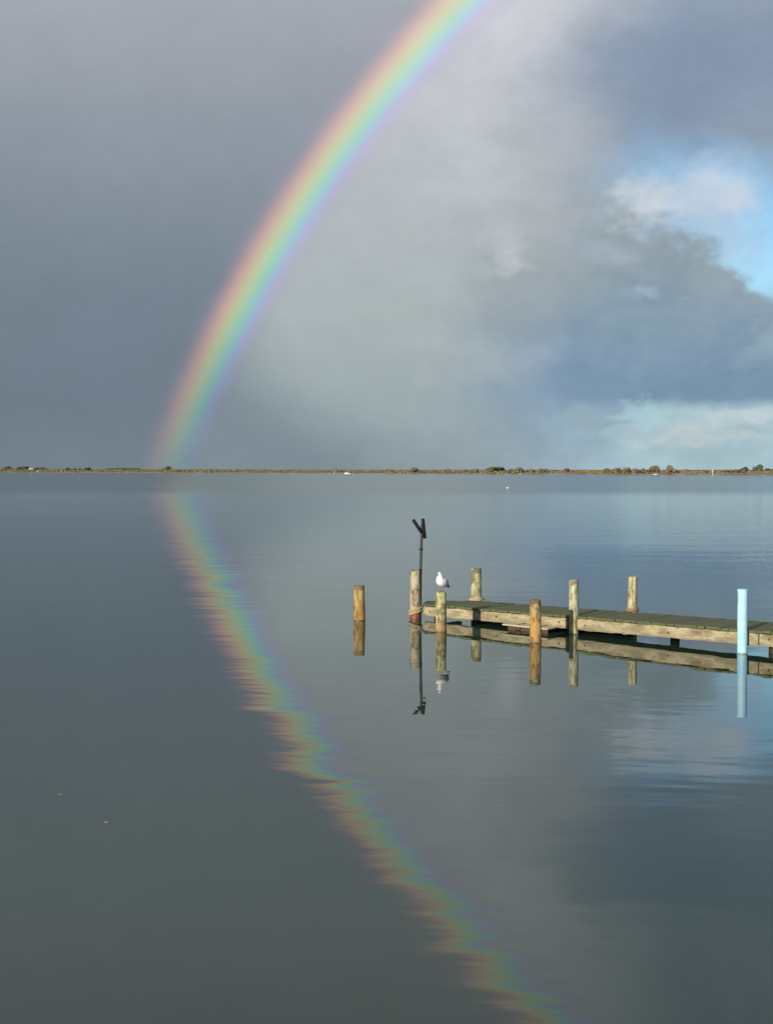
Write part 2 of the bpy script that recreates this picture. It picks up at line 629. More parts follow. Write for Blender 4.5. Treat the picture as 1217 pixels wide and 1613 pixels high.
def crown_mesh(name, seed, n=900):
    """Unit shrub crown (radius about 1, base at z = 0): leaf sprays spread through clustered lobes."""
    rnd = random.Random(seed)
    lobes = []
    for _ in range(9):
        a, r = rnd.uniform(0, 6.28), 0.62 * rnd.random() ** 0.5
        lobes.append((Vector((math.cos(a) * r, math.sin(a) * r, rnd.uniform(0.3, 0.95) * (1 - 0.45 * r))), rnd.uniform(0.24, 0.42)))
    verts, faces = [], []
    for i in range(n):
        c, lr = lobes[i % len(lobes)]
        d = Vector((rnd.gauss(0, 1), rnd.gauss(0, 1), rnd.gauss(0, 1))).normalized()
        p = c + d * lr * (0.55 + 0.5 * rnd.random())
        p.z = max(p.z, 0.02)
        a = (d + Vector((rnd.uniform(-.7, .7), rnd.uniform(-.7, .7), rnd.uniform(-.4, .7)))).normalized()
        s1 = a.cross(Vector((rnd.random(), rnd.random(), rnd.random()))).normalized() * rnd.uniform(.05, .12)
        s2 = a.cross(s1).normalized() * rnd.uniform(.05, .12)
        i0 = len(verts)
        verts += [p - s1, p + s2, p + s1, p - s2]
        faces.append((i0, i0 + 1, i0 + 2, i0 + 3))
    return mesh(name, verts, faces)


def stem_mesh(name, seed):
    rnd = random.Random(seed)
    bm = bmesh.new()
    for k in range(4):
        a = k * 1.57 + rnd.uniform(-.4, .4)
        tube(bm, [(0, 0, -0.1), (math.cos(a) * .12, math.sin(a) * .12, .25), (math.cos(a) * .4, math.sin(a) * .4, .62)], [.09, .06, .025], 6)
    return from_bm(name, bm)


def leaf_mat(name, c1, c2):
    m, t, p = mat_new(name)
    v = objco(t)
    r = objrand(t)
    n = noise(t, v, 3.5, 3, 0.6)
    c = mix(t, (n + (r - .5) * .3).step(0.35, 0.65), c1, c2)
    setin(t, p.inputs['Base Color'], c)
    p.inputs['Roughness'].default_value = 0.8
    return m


LEAF = {'brown': leaf_mat('brown_shrub_leaf', (0.17, 0.125, 0.07), (0.30, 0.225, 0.125)),
        'olive': leaf_mat('olive_shrub_leaf', (0.15, 0.14, 0.06), (0.28, 0.245, 0.115)),
        'green': leaf_mat('dark_green_shrub_leaf', (0.05, 0.08, 0.05), (0.11, 0.14, 0.08))}
BARK = plain('shrub_bark', (0.10, 0.075, 0.055), 0.9)
CROWNS = [crown_mesh('shrub_crown', 40 + k) for k in range(5)]
STEMS = [stem_mesh('shrub_stem', 70 + k) for k in range(2)]
# x east of the camera's line of sight, landward set-back, width, height (m), leaf colour, look
SHRUBS = [
    (-560, 30, 16, 4.0, 'green'), (-533, 26, 9, 4.2, 'green'), (-519, 34, 13, 5.0, 'green'), (-487, 24, 10, 4.0, 'green'),
    (-476, 30, 8, 3.6, 'green'), (-424, 26, 9, 3.3, 'green'), (-414, 30, 8, 3.2, 'green'), (-402, 24, 7, 3.4, 'olive'), (-386, 26, 9, 3.8, 'green'),
    (-251, 30, 11, 3.4, 'green'), (-95, 14, 5, 1.7, 'olive'), (-84, 12, 6, 1.8, 'brown'), (-47, 12, 6, 2.6, 'brown'),
    (2.0, 10, 6.0, 2.7, 'brown'), (22.5, 14, 9.4, 3.1, 'olive'), (49, 10, 6.6, 2.5, 'brown'), (62.5, 10, 4.4, 2.0, 'brown'),
    (69.5, 10, 7.0, 2.5, 'olive'), (82, 16, 9.5, 3.5, 'olive'), (86, 24, 10.0, 2.4, 'green'), (94, 8, 5.0, 2.2, 'brown'),
    (99.5, 8, 8.0, 3.4, 'olive'), (108.5, 10, 4.4, 2.5, 'brown'), (115.5, 10, 7.0, 2.9, 'olive'), (130.5, 10, 6.4, 2.6, 'brown'),
    (153, 9, 6.0, 2.7, 'olive'), (158, 10, 9.0, 3.2, 'brown'), (164.5, 12, 8.6, 3.4, 'olive'), (171.0, 10, 6.6, 3.0, 'brown'), (177.5, 11, 8.4, 3.9, 'brown'),
    (187, 11, 7.6, 3.9, 'brown'), (195, 12, 5.4, 2.2, 'olive'), (204, 12, 3.8, 1.6, 'olive'), (208, 6, 3.8, 1.3, 'green'),
    (214, 12, 8, 1.6, 'olive'), (220, 20, 12, 1.7, 'olive'), (221.5, 40, 5.6, 3.0, 'green'), (227.5, 40, 6.2, 4.2, 'green'), (232.5, 30, 6.4, 2.2, 'green'),
    (240, 40, 4.8, 3.9, 'green')]
TONE = {'brown': 'brown', 'olive': 'olive', 'green': 'dark green'}


def shore_point(xw, back):
    """Where the sight line through x on the waterline meets the bank, set back from the water."""
    for a, b in zip(SHORE, SHORE[1:]):
        if a[0] <= xw <= b[0]:
            k = (xw - a[0]) / (b[0] - a[0])
            p = Vector((xw, a[1] + (b[1] - a[1]) * k))
            u = (Vector(b) - Vector(a)).normalized()
            nrm = Vector((-u.y, u.x))
            d = p.normalized()
            q = p + d * (back / max(0.2, d.dot(nrm)))
            return q, bank(xw, back)


ORD = ['first', 'second', 'third', 'fourth', 'fifth', 'sixth', 'seventh', 'eighth', 'ninth', 'tenth', 'eleventh', 'twelfth', 'thirteenth', 'fourteenth', 'fifteenth', 'sixteenth']
cnt = {}
for i, (xw, back, wd, ht, tone) in enumerate(SHRUBS):
    q, zz = shore_point(xw, back)
    key = tone
    cnt[key] = cnt.get(key, 0) + 1
    e = empty('shrub', (q.x, q.y, zz), random.uniform(0, 6.28))
    cr = obj('crown', CROWNS[i % 5].copy() if i < 15 else CROWNS[i % 5], None, e)
    if not cr.data.materials:
        cr.data.materials.append(LEAF[tone])
    cr.material_slots[0].link = 'OBJECT'
    cr.material_slots[0].material = LEAF[tone]
    sc_ = q.length / (max(1e-3, q.length))
    cr.scale = (wd / 2 * 1.4, wd / 2 * 1.4, ht * 1.22)
    cr.location.z = -0.15
    st = obj('trunk', STEMS[i % 2], BARK, e)
    st.scale = (wd / 2, wd / 2, ht)
    size = 'small' if ht < 2.3 else ('large' if ht > 3.7 else 'rounded')
    tag(e, '%s %s shrub on the far shore, %s %s one from the left' % (size, TONE[tone], ORD[cnt[key] - 1], TONE[tone]), 'shrub', 'shrubs along the far shore')


def tree_belt():
    """A far-off wood on the left shore that reads as one mass."""
    rnd = random.Random(9)
    verts, faces = [], []
    for _ in range(5200):
        xw = rnd.uniform(-352, -290)
        q, _z = shore_point(xw, 120)
        e = min(xw + 352, -290 - xw) / 12
        top = (5.0 + 0.9 * mnoise.noise(Vector((xw * 0.14, 0, 0)))) * min(1, 0.35 + e)
        z = rnd.random() ** 0.6 * top + 0.8
        c = Vector((q.x + rnd.uniform(-2, 2), q.y + rnd.uniform(-14, 14), z + 0.3 * rnd.random()))
        s = rnd.uniform(.35, .8)
        a = Vector((rnd.gauss(0, 1), rnd.gauss(0, 1), rnd.gauss(0, 1))).normalized() * s
        b = a.cross(Vector((rnd.random(), rnd.random(), rnd.random()))).normalized() * s
        i0 = len(verts)
        verts += [c - a, c + b, c + a, c - b]
        faces.append((i0, i0 + 1, i0 + 2, i0 + 3))
    tag(obj('tree_belt', mesh('tree_belt', verts, faces), LEAF['green']), 'long low dark green wood on the far shore below the rainbow foot', 'wood', kind='stuff')


tree_belt()

white = plain('white_paint', (0.80, 0.79, 0.76), 0.5, var=0.05)
cream = plain('cream_paint', (0.72, 0.66, 0.50), 0.6, var=0.06)
dark = plain('dark_glass', (0.03, 0.035, 0.04), 0.15, var=0.05)
roofm = plain('roof_iron', (0.30, 0.28, 0.26), 0.6, var=0.1)


def box_bm(bm, x0, x1, y0, y1, z0, z1):
    v = [bm.verts.new(p) for p in ((x0, y0, z0), (x1, y0, z0), (x1, y1, z0), (x0, y1, z0), (x0, y0, z1), (x1, y0, z1), (x1, y1, z1), (x0, y1, z1))]
    for f in ((3, 2, 1, 0), (4, 5, 6, 7), (0, 1, 5, 4), (1, 2, 6, 5), (2, 3, 7, 6), (3, 0, 4, 7)):
        bm.faces.new([v[k] for k in f])
    return v


def box(name, *d, bev=0.0):
    bm = bmesh.new()
    box_bm(bm, *d)
    if bev:
        bmesh.ops.bevel(bm, geom=bm.edges[:], offset=bev, segments=2, affect='EDGES', profile=0.6)
    return from_bm(name, bm)


def far_house(xw, back, w, d, h, label):
    q, zz = shore_point(xw, back)
    e = empty('house', (q.x, q.y, zz - 0.1), 0.3)
    obj('wall', box('wall', -w / 2, w / 2, -d / 2, d / 2, 0, h), white, e)
    o = 0.4
    obj('roof', mesh('roof', [(-w / 2 - o, -d / 2 - o, h + .02), (w / 2 + o, -d / 2 - o, h + .02), (w / 2 + o, d / 2 + o, h + .02), (-w / 2 - o, d / 2 + o, h + .02), (-w / 2 - o, 0, h + d * .3), (w / 2 + o, 0, h + d * .3)],
                     [(0, 1, 5, 4), (2, 3, 4, 5), (0, 4, 3), (1, 2, 5), (3, 2, 1, 0)]), roofm, e)
    for k in (-1, 1):
        obj('window', box('window', k * w * .27 - .5, k * w * .27 + .5, -d / 2 - .06, -d / 2 + .02, 1.0, h - .5), dark, e)
    obj('door', box('door', -.45, .45, -d / 2 - .06, -d / 2 + .02, 0, 2.1), roofm, e)
    tag(e, label, 'house')


far_house(-507, 20, 5.5, 5, 3.4, 'tiny white house among dark shrubs at the left end of the far shore')
far_house(-489, 6, 4.0, 3, 1.6, 'low pale hut by the water right of the tiny white house')


def hull_mesh(name, L_, B, Hh):
    st = 9
    verts, faces = [], []
    for i in range(st):
        k = i / (st - 1)
        xx = (k - .5) * L_
        bw = B / 2 * (1 - max(0, (k - .45) / .55) ** 2.2) * (0.88 + .12 * min(1, k * 4))
        sh = Hh * (0.85 + 0.35 * k * k)
        verts += [(xx, -bw, sh), (xx, -bw * .8, -.05), (xx, 0, -.25 + .25 * k ** 3), (xx, bw * .8, -.05), (xx, bw, sh), (xx, 0, sh - .12)]
    for i in range(st - 1):
        for j in range(6):
            a, b = i * 6 + j, i * 6 + (j + 1) % 6
            faces.append((a, b, b + 6, a + 6))
    faces.append((5, 4, 3, 2, 1, 0))
    me = mesh(name, verts, faces)
    return me


def boat(loc, rz, L_, label, cabin=True):
    e = empty('motorboat', loc, rz)
    obj('hull', hull_mesh('hull', L_, L_ * .38, L_ * .16), white, e)
    if cabin:
        h = L_ * .16
        c = obj('cabin', box('cabin', -.05 * L_, .25 * L_, -.13 * L_, .13 * L_, h - .1, h + .16 * L_, bev=.06), white, e)
        obj('windscreen', box('windscreen', -.02 * L_, .22 * L_, -.135 * L_, .135 * L_, h + .07 * L_, h + .13 * L_), dark, c)
        obj('outboard_motor', box('outboard_motor', -.56 * L_, -.49 * L_, -.05 * L_, .05 * L_, .02, h + .06 * L_, bev=.05), dark, e)
    tag(e, label, 'boat')


boat((-31.7, 1030, 0), R(174), 5.0, 'small white motorboat on the water before the far shore')
q, zz = shore_point(100.8, 0)
boat((q.x, q.y - 3, 0.05), R(20), 2.6, 'tiny white dinghy at the water under an olive shrub', False)
q, zz = shore_point(178.5, 0)
boat((q.x, q.y - 3, 0.05), R(160), 2.4, 'tiny white dinghy at the water under the large brown shrubs', False)


def marker(loc, h, label):
    e = empty('channel_marker', loc)
    bm = bmesh.new()
    tube(bm, [(0, 0, -1), (0, 0, h * .92)], [.26, .22], 12)
    obj('pile', from_bm('pile', bm), cream, e)
    bm = bmesh.new()
    tube(bm, [(0, 0, h * .92), (0, 0, h * .95), (0, 0, h)], [.34, .34, .08], 12)
    obj('topmark', from_bm('topmark', bm), cream, e)
    tag(e, label, 'marker post')


marker((196, 764, 0), 3.6, 'thick pale marker post standing at the far shore on the right')
marker((-46.0, 1125, 0), 2.8, 'thin pale marker post near the white motorboat')

# float riding on the open water
e = empty('buoy', (19.6, 205.8, 0), 0.4)
bm = bmesh.new()
tube(bm, [(0, 0, -.16), (0, 0, -.12), (0, 0, 0.0), (0, 0, .1), (0, 0, .17), (0, 0, .2)], [.05, .17, .23, .2, .1, .04], 16)
obj('float', from_bm('float', bm), white, e, smooth=True)
bm = bmesh.new()
tube(bm, [(.05 * math.cos(a * .7), 0, .22 + .05 * math.sin(a * .7)) for a in range(-1, 7)], .012, 6)
obj('ring', from_bm('ring', bm), dark, e)
tag(e, 'small white float on open water between jetty and far shore', 'buoy')


# ------------------------------------------------------------------ jetty
JA = (0.703, 24.60)
JR = math.atan2(-0.6798, 0.7335)


def jw(s, t_, z=0):
    """Jetty coordinates (along, across away from the camera) to world."""
    return Vector((JA[0] + s * 0.7335 + t_ * 0.6798, JA[1] - s * 0.6798 + t_ * 0.7335, z))


def deck_h(s):
    return 0.285 + 0.0115 * s


def build_jetty():
    root = empty('jetty', (JA[0], JA[1], 0), JR)
    tag(root, 'low weathered timber jetty with mossy deck running in from the right', 'jetty')
    rnd = random.Random(3)
    # deck boards: mossy, grey brown, some paler
    m, t, p = mat_new('mossy_deck_board')
    v = objco(t)
    x, y, z = sep(t, v)
    r = objrand(t)
    gr = noise(t, vec(t, x + r * 9, y * 0.1, z), 60, 4, 0.6)
    ms = noise(t, vec(t, x + r * 3, y, z), 7, 4, 0.65)
    c = mix(t, r, (0.10, 0.092, 0.055), (0.15, 0.14, 0.09))
    c = mix(t, (ms + (r - .5) * .25).step(0.32, 0.55), c, (0.112, 0.128, 0.046))
    c = mix(t, gr.step(.42, .3) * .6, c, (0.03, 0.028, 0.02))
    setin(t, p.inputs['Base Color'], c)
    p.inputs['Roughness'].default_value = 0.9
    bump(t, p, gr * .5 + ms * .5, 0.008)
    board = m
    pitch, gap = 0.142, 0.010
    s = -0.32
    k = 0
    while s < 11.5:
        s1 = s + pitch - gap * rnd.uniform(.6, 1.6)

        def lo(q):
            return (0.48 * (-q / 0.32) if q < 0 else 0.0)

        def hi(q):
            return 0.48 + (q + .32) * 1.0 if q < 0.32 else 1.12 + 0.13 * min(1, max(0, (q - .3) / 6))
        o0, o1 = rnd.uniform(-.025, .012), rnd.uniform(-.02, .03)
        dz = rnd.uniform(-.006, .006)
        tilt = rnd.uniform(-.004, .004)
        th = .036
        vs = []
        l0, l1 = lo(s) + o0, lo(s1) + o0
        h0, h1 = max(hi(s) + o1, l0 + .05), max(hi(s1) + o1, l1 + .05)
        s_ = s
        # rounded arrises: inset top edge
        sm = (s_ + s1) / 2
        zc = deck_h(sm) + dz
        b_ = 0.006
        lows = [(s_, l0), (s1, l1), (s1, h1), (s_, h0)]
        tops = [(s_ + b_, l0 + b_), (s1 - b_, l1 + b_), (s1 - b_, h1 - b_), (s_ + b_, h0 - b_)]
        vs = [(a - sm, b, -th) for a, b in lows] + [(a - sm, b, -b_) for a, b in lows] + [(a - sm, b, 0) for a, b in tops]
        fs = [(3, 2, 1, 0), (8, 9, 10, 11)]
        for j in range(4):
            jj = (j + 1) % 4
            fs += [(j, jj, jj + 4, j + 4), (j + 4, jj + 4, jj + 8, j + 8)]
        o = obj('deck_board', mesh('deck_board', vs, fs), board, root)
        o.location = (sm, 0, zc)
        o.rotation_euler = (tilt, rnd.uniform(-.02, .02), rnd.uniform(-.006, .006))
        s += pitch
        k += 1
    # weathered side beams
    m, t, p = mat_new('weathered_beam')
    v = objco(t)
    x, y, z = sep(t, v)
    r = objrand(t)
    gr = noise(t, vec(t, x * 0.10 + r * 7, y, z), 55, 5, 0.65)
    bl = noise(t, vec(t, x * 0.25 + r * 7, y, z), 8, 4, 0.6)
    b2 = noise(t, vec(t, x * .3 + r * 5, y + 3, z), 24, 4, 0.65)
    c = mix(t, bl.step(.42, .60), (0.43, 0.37, 0.235), (0.27, 0.225, 0.135))
    c = mix(t, b2.step(.54, .66) * .6, c, (0.19, 0.155, 0.09))
    c = mix(t, (z + (b2 - .5) * .16 + (bl - .5) * .1).step(.07, .11) * .8, c, (0.13, 0.125, 0.05))
    st_ = noise(t, vec(t, x * .5 + r * 11, y, z * .5), 3.2, 3, .6)
    c = mix(t, st_.step(.54, .66) * .65, c, (0.16, 0.11, 0.075))
    c = mix(t, gr.step(.43, .31) * .8, c, (0.08, 0.06, 0.04))
    c = mix(t, (z + (bl - .5) * .12).step(-.075, -.12) * .7, c, (0.15, 0.095, 0.07))
    setin(t, p.inputs['Base Color'], c)
    p.inputs['Roughness'].default_value = 0.88
    bump(t, p, gr * .5 + b2 * .5, 0.014)
    beam = m
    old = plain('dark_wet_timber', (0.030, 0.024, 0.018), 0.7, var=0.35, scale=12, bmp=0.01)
    rust = plain('rusty_bolt', (0.14, 0.06, 0.03), 0.8, var=0.3, scale=60)

    def beam_mesh(name, length, hgt, thick, seed):
        n, rows = max(8, int(length / .09)), 6
        verts, faces = [], []
        prof = []
        for a in range(rows):
            prof.append((0.0, -hgt / 2 + hgt * a / (rows - 1)))
        for a in range(rows):
            prof.append((thick, hgt / 2 - hgt * a / (rows - 1)))
        pn = len(prof)
        for i in range(n + 1):
            xx = length * i / n - length / 2
            for (yy, zz) in prof:
                d = mnoise.noise(Vector((xx * 1.7 + seed, yy * 6, zz * 9))) * .010 + mnoise.noise(Vector((xx * 7 + seed, yy * 9, zz * 22))) * .006
                cz = 0.012 if abs(zz) > hgt / 2 - .001 else 0
                sgn = -1 if yy < thick / 2 else 1
                worn = mnoise.noise(Vector((xx * 3.1 + seed, 5, 0))) * .016 if abs(zz) > hgt / 2 - .001 else 0
                verts.append((xx, yy + sgn * (d - cz), zz + (worn - .01 if zz > 0 else -worn) * (1 if cz else .4)))
        for i in range(n):
            for j in range(pn):
                a, b = i * pn + j, i * pn + (j + 1) % pn
                faces.append((a, b, b + pn, a + pn))
        faces.append(tuple(range(pn))[::-1])
        faces.append(tuple(n * pn + j for j in range(pn)))
        me = mesh(name, verts, faces)
        return me

    for s0, s1, sd in ((0.02, 3.37, 1.0), (3.585, 6.98, 2.0), (7.0, 11.4, 3.0)):
        c_ = (s0 + s1) / 2
        zt, zb = deck_h(c_) - .036, 0.058 + 0.0095 * c_
        o = obj('side_beam', beam_mesh('side_beam', s1 - s0, zt - zb, .09, sd * 7), beam, root)
        o.location = (c_, 0.012, (zt + zb) / 2 - .003)
        o.rotation_euler = (0, -0.0105, 0)
        for bs in (s0 + .16, s1 - .17, c_ + .1):
            bm = bmesh.new()
            tube(bm, [(0, .012, 0), (0, -.012, 0), (0, -.016, 0)], [.017, .017, .009], 8)
            bo = obj('bolt', from_bm('bolt', bm), rust, o)
            bo.location = (bs - c_, 0, rnd.uniform(-.02, .03))
    for s0, s1, sd, hb in ((0.45, 4.05, 4.0, .215), (4.07, 7.2, 5.0, .11), (7.22, 11.4, 6.0, .16)):
        c_ = (s0 + s1) / 2
        zt = deck_h(c_) - .036
        o = obj('side_beam', beam_mesh('side_beam', s1 - s0, hb, .08, sd * 5), old, root)
        o.location = (c_, 1.0, zt - hb / 2 - .004)
        o.rotation_euler = (0, -0.0115, 0)
    for sx in (0.12, 1.75, 3.72, 5.3, 7.05, 9.0, 10.8):
        o = obj('cross_beam', box('cross_beam', -.055, .055, .11, 0.99, -.13, 0, bev=.01), old, root)
        o.location = (sx, 0, deck_h(sx) - .038)
    # piles: the tall ones rise past the deck
    pale = post_wood('pale_green_pile_wood', (0.43, 0.41, 0.235), (0.36, 0.30, 0.155), 0.30, (0.27, 0.235, 0.10), seed=2.0)
    cream_w = post_wood('cream_pile_wood', (0.47, 0.42, 0.25), (0.40, 0.34, 0.18), 0.35, (0.30, 0.255, 0.13), seed=5.0)
    lich = post_wood('lichen_pile_wood', (0.47, 0.46, 0.31), (0.31, 0.22, 0.10), 0.27, (0.30, 0.26, 0.12), seed=8.0)
    a = obj('pile', post_mesh('pile', .105, .933, 21), pale, root)
    a.location = (0.33, 1.245, 0)
    a['label'] = 'tall pale pile behind the outer end of the deck'
    a = obj('pile', post_mesh('pile', .084, .958, 22), lich, root)
    a.location = (3.478, 0.06, 0)
    a['label'] = 'tall slim pile set between two lengths of the near side beam'
    a = obj('pile', post_mesh('pile', .085, .965, 23), cream_w, root)
    a.location = (3.90, 1.285, 0)
    a['label'] = 'tall cream pile behind the middle of the deck'
    for sx, ty in ((0.22, .2), (1.9, .7), (3.85, .9), (5.2, .55), (7.1, .3), (7.2, .9), (9.1, .5)):
        a = obj('stub_pile', post_mesh('stub_pile', .075, deck_h(sx) - .175, int(sx * 10)), old, root)
        a.location = (sx, ty, 0)
    # landing step slung under the near beam
    step_w = plain('pale_step_board', (0.50, 0.44, 0.30), 0.85, var=0.25, scale=20, bmp=0.006)
    st = obj('landing_step', box('landing_step', -.50, .50, -.29, -.015, 0, .026, bev=.005), step_w, root)
    st.location = (2.66, 0, .085)
    st.rotation_euler = (0.03, 0.004, 0)
    brown = plain('brown_wet_timber', (0.085, 0.05, 0.03), 0.65, var=0.4, scale=14, bmp=0.012)
    for xx, l_ in ((-.20, .24), (.26, .20)):
        bm = bmesh.new()
        tube(bm, [(xx, -.24, -.03), (xx, -.22, -.03), (xx, .06, -.03), (xx, .1, -.03)], [.045, .062, .066, .05], 12)
        obj('bearer', from_bm('bearer', bm), brown, st, smooth=True)
    obj('fascia', box('fascia', -.44, .44, -.20, -.17, -.10, -.004, bev=.006), brown, st)
    return root


build_jetty()

# ------------------------------------------------------------------ mooring posts standing clear of the jetty
orange = post_wood('orange_pine', (0.46, 0.32, 0.125), (0.46, 0.25, 0.07), 0.36, (0.33, 0.20, 0.075), seed=1.0, head=.66)
orange2 = post_wood('bright_orange_pine', (0.40, 0.31, 0.17), (0.50, 0.285, 0.085), 0.52, (0.36, 0.21, 0.08), tide_h=.015, seed=3.0, head=.75)
green_w = post_wood('pale_greenish_post_wood', (0.47, 0.45, 0.245), (0.42, 0.235, 0.085), 0.19, (0.33, 0.265, 0.11), seed=6.0)
roped_w = post_wood('grey_cream_post_wood', (0.46, 0.405, 0.27), (0.44, 0.36, 0.24), 0.3, (0.29, 0.215, 0.13), rust=(0.25, 0.065, 0.025), tide_h=.02, seed=9.0, head=1.0)
for nm, loc, rad, top, mt, sd, lab in (
        ('mooring_post', (-0.519, 24.34, 0), .108, .673, orange, 1, 'orange brown post standing alone in the water left of the jetty'),
        ('mooring_post', (0.563, 24.65, 0), .101, .942, roped_w, 2, 'pale post bound with rope at the outer end of the jetty'),
        ('mooring_post', (0.975, 22.66, 0), .096, .708, green_w, 3, 'pale greenish post with a white gull standing on top'),
        ('mooring_post', (2.495, 21.20, 0), .094, .722, orange2, 4, 'short bright orange post in front of the jetty landing step')):
    tag(obj(nm, post_mesh(nm, rad, top, sd), mt, loc=loc, rot=(random.uniform(-.015, .015), random.uniform(-.015, .015), 0)), lab, 'post', 'timber mooring posts')

# pale blue sleeved pole
e = empty('pole', (5.598, 19.93, 0))
blue_m, t, p = mat_new('pale_blue_plastic')
v = objco(t)
xx, yy, zz = sep(t, v)
sc = noise(t, vec(t, xx, yy, zz * .35), 30, 4, .65)
fd = noise(t, v, 5, 3, .5)
c = mix(t, fd.step(.35, .65), (0.37, 0.70, 0.95), (0.47, 0.76, 0.96))
c = mix(t, sc.step(.60, .70) * .5, c, (0.62, 0.72, 0.74))
c = mix(t, (zz + (sc - .5) * .06).step(.030, .008) * .7, c, (0.16, 0.26, 0.22))
setin(t, p.inputs['Base Color'], c)
p.inputs['Roughness'].default_value = 0.5
bump(t, p, fd, 0.004)
bm = bmesh.new()
zs = [-.7, 0.0] + [0.02 + 0.976 * k / 24 for k in range(25)]
tube(bm, [(0.002 * math.sin(z * 9), 0, z) for z in zs] + [(0, 0, 1.006)], [.078 + .0016 * math.sin(z * 37) * math.sin(z * 11) for z in zs] + [.074], 28)
obj('sleeve', from_bm('sleeve', bm), blue_m, e, smooth=False)
for p in bpy.data.meshes['sleeve'].polygons:
    p.use_smooth = len(p.vertices) == 4
bm = bmesh.new()
tube(bm, [(0, 0, .975), (0, 0, .978), (0, 0, 1.004), (0, 0, 1.012), (0, 0, 1.013)], [.0795, .082, .082, .077, .03], 28)
obj('cap', from_bm('cap', bm), blue_m, e)
for zc in (.33, .66):
    bm = bmesh.new()
    tube(bm, [(0, 0, zc - .006), (0, 0, zc - .004), (0, 0, zc + .004), (0, 0, zc + .006)], [.0782, .0806, .0806, .0782], 28)
    obj('seam_ring', from_bm('seam_ring', bm), blue_m, e)
tag(e, 'bright pale blue pole in the water before the jetty at right', 'pole')

# dark forked pole lashed to the roped post
e = empty('forked_pole', (0.662, 24.70, 0))
iron = plain('dark_iron', (0.012, 0.013, 0.014), 0.75, var=0.3, scale=40)
iron.node_tree.nodes['Principled BSDF'].inputs['Specular IOR Level'].default_value = 0.15
iron2 = plain('weathered_pipe', (0.050, 0.048, 0.040), 0.7, var=0.35, scale=25)
bm = bmesh.new()
tube(bm, [(-.012, 0, -.7), (-.008, 0, .2), (0, 0, .93), (.022, 0, 1.66), (.026, 0, 1.83)], [.029, .029, .028, .026, .025], 12)
obj('shaft', from_bm('shaft', bm), iron2, e, smooth=True)
for zc, xx in ((1.345, .012), (0.94, 0.0)):
    bm = bmesh.new()
    tube(bm, [(xx, 0, zc - .014), (xx, 0, zc - .011), (xx, 0, zc + .011), (xx, 0, zc + .014)], [.029, .038, .038, .029], 12)
    obj('collar', from_bm('collar', bm), iron, e)
for pts in ([(-.150, -.02, 1.925), (-.14, -.021, 1.912), (.012, -.034, 1.685), (.022, -.034, 1.672)], [(.044, -.034, 1.945), (.045, -.034, 1.93), (.080, -.036, 1.57), (.081, -.036, 1.555)]):
    bm = bmesh.new()
    tube(bm, pts, [.022, .033, .033, .022], 12)
    obj('arm', from_bm('arm', bm), iron, e, smooth=True)
bm = bmesh.new()
tube(bm, [(.02, .03, 1.70), (.02, -.06, 1.70)], .014, 8)
obj('pin', from_bm('pin', bm), iron, e)
tag(e, 'thin dark pole with forked arms at its top beside the roped post', 'pole')

# ropes
rope_m, t, p = mat_new('old_rope')
v = objco(t)
xx, yy, zz = sep(t, v)
tw = (noise(t, v, 70, 3, .6))
setin(t, p.inputs['Base Color'], mix(t, tw, (0.30, 0.22, 0.13), (0.62, 0.52, 0.35)))
p.inputs['Roughness'].default_value = 0.95
bump(t, p, tw, 0.01)
brown_rope, t, p = mat_new('brown_rope')
tw = noise(t, objco(t), 60, 3, .6)
setin(t, p.inputs['Base Color'], mix(t, tw, (0.16, 0.10, 0.06), (0.38, 0.25, 0.155)))
p.inputs['Roughness'].default_value = 0.95
bump(t, p, tw, 0.01)


def rope(name, loc, rad, turns, z0, z1, thick, tilt, mat, label, tail=None, seed=0):
    rnd = random.Random(seed)
    n = int(turns * 22)
    pts = []
    for i in range(n + 1):
        a = 2 * math.pi * turns * i / n
        r = rad + thick * (.9 + .25 * math.sin(a * .37 + seed)) + rnd.uniform(-.002, .002)
        pts.append((math.cos(a) * r, math.sin(a) * r, z0 + (z1 - z0) * i / n + tilt * math.cos(a) + rnd.uniform(-.003, .003)))
    if tail:
        pts += tail
    bm = bmesh.new()
    tube(bm, pts, thick, 7)
    o = obj(name, from_bm(name, bm), mat, loc=loc, smooth=True)
    tag(o, label, 'rope')
    return o


rope('rope', (0.563, 24.65, 0), 0.104, 3.0, .095, .195, .017, .034, rope_m, 'cream rope wound round the post at the outer end of the jetty',
     [(.16, .05, .24), (.20, .12, .262)], 1)
pw = jw(0.33, 1.245)
rope('rope', (pw.x, pw.y, 0), .109, 3.2, deck_h(.33) + .012, deck_h(.33) + .055, .015, .006, rope_m, 'pale rope coiled low on the pile behind the deck end',
     [(.16, -.10, deck_h(.33) + .03), (.02, -.24, deck_h(.33) + .020), (-.08, -.17, deck_h(.33) + .020), (-.16, -.13, deck_h(.33) + .020)], 2)
pw = jw(3.90, 1.285)
rope('rope', (pw.x, pw.y, 0), .089, 3.4, deck_h(3.9) + .006, deck_h(3.9) + .06, .016, .004, brown_rope, 'reddish brown rope coiled on the pile behind mid deck', None, 3)


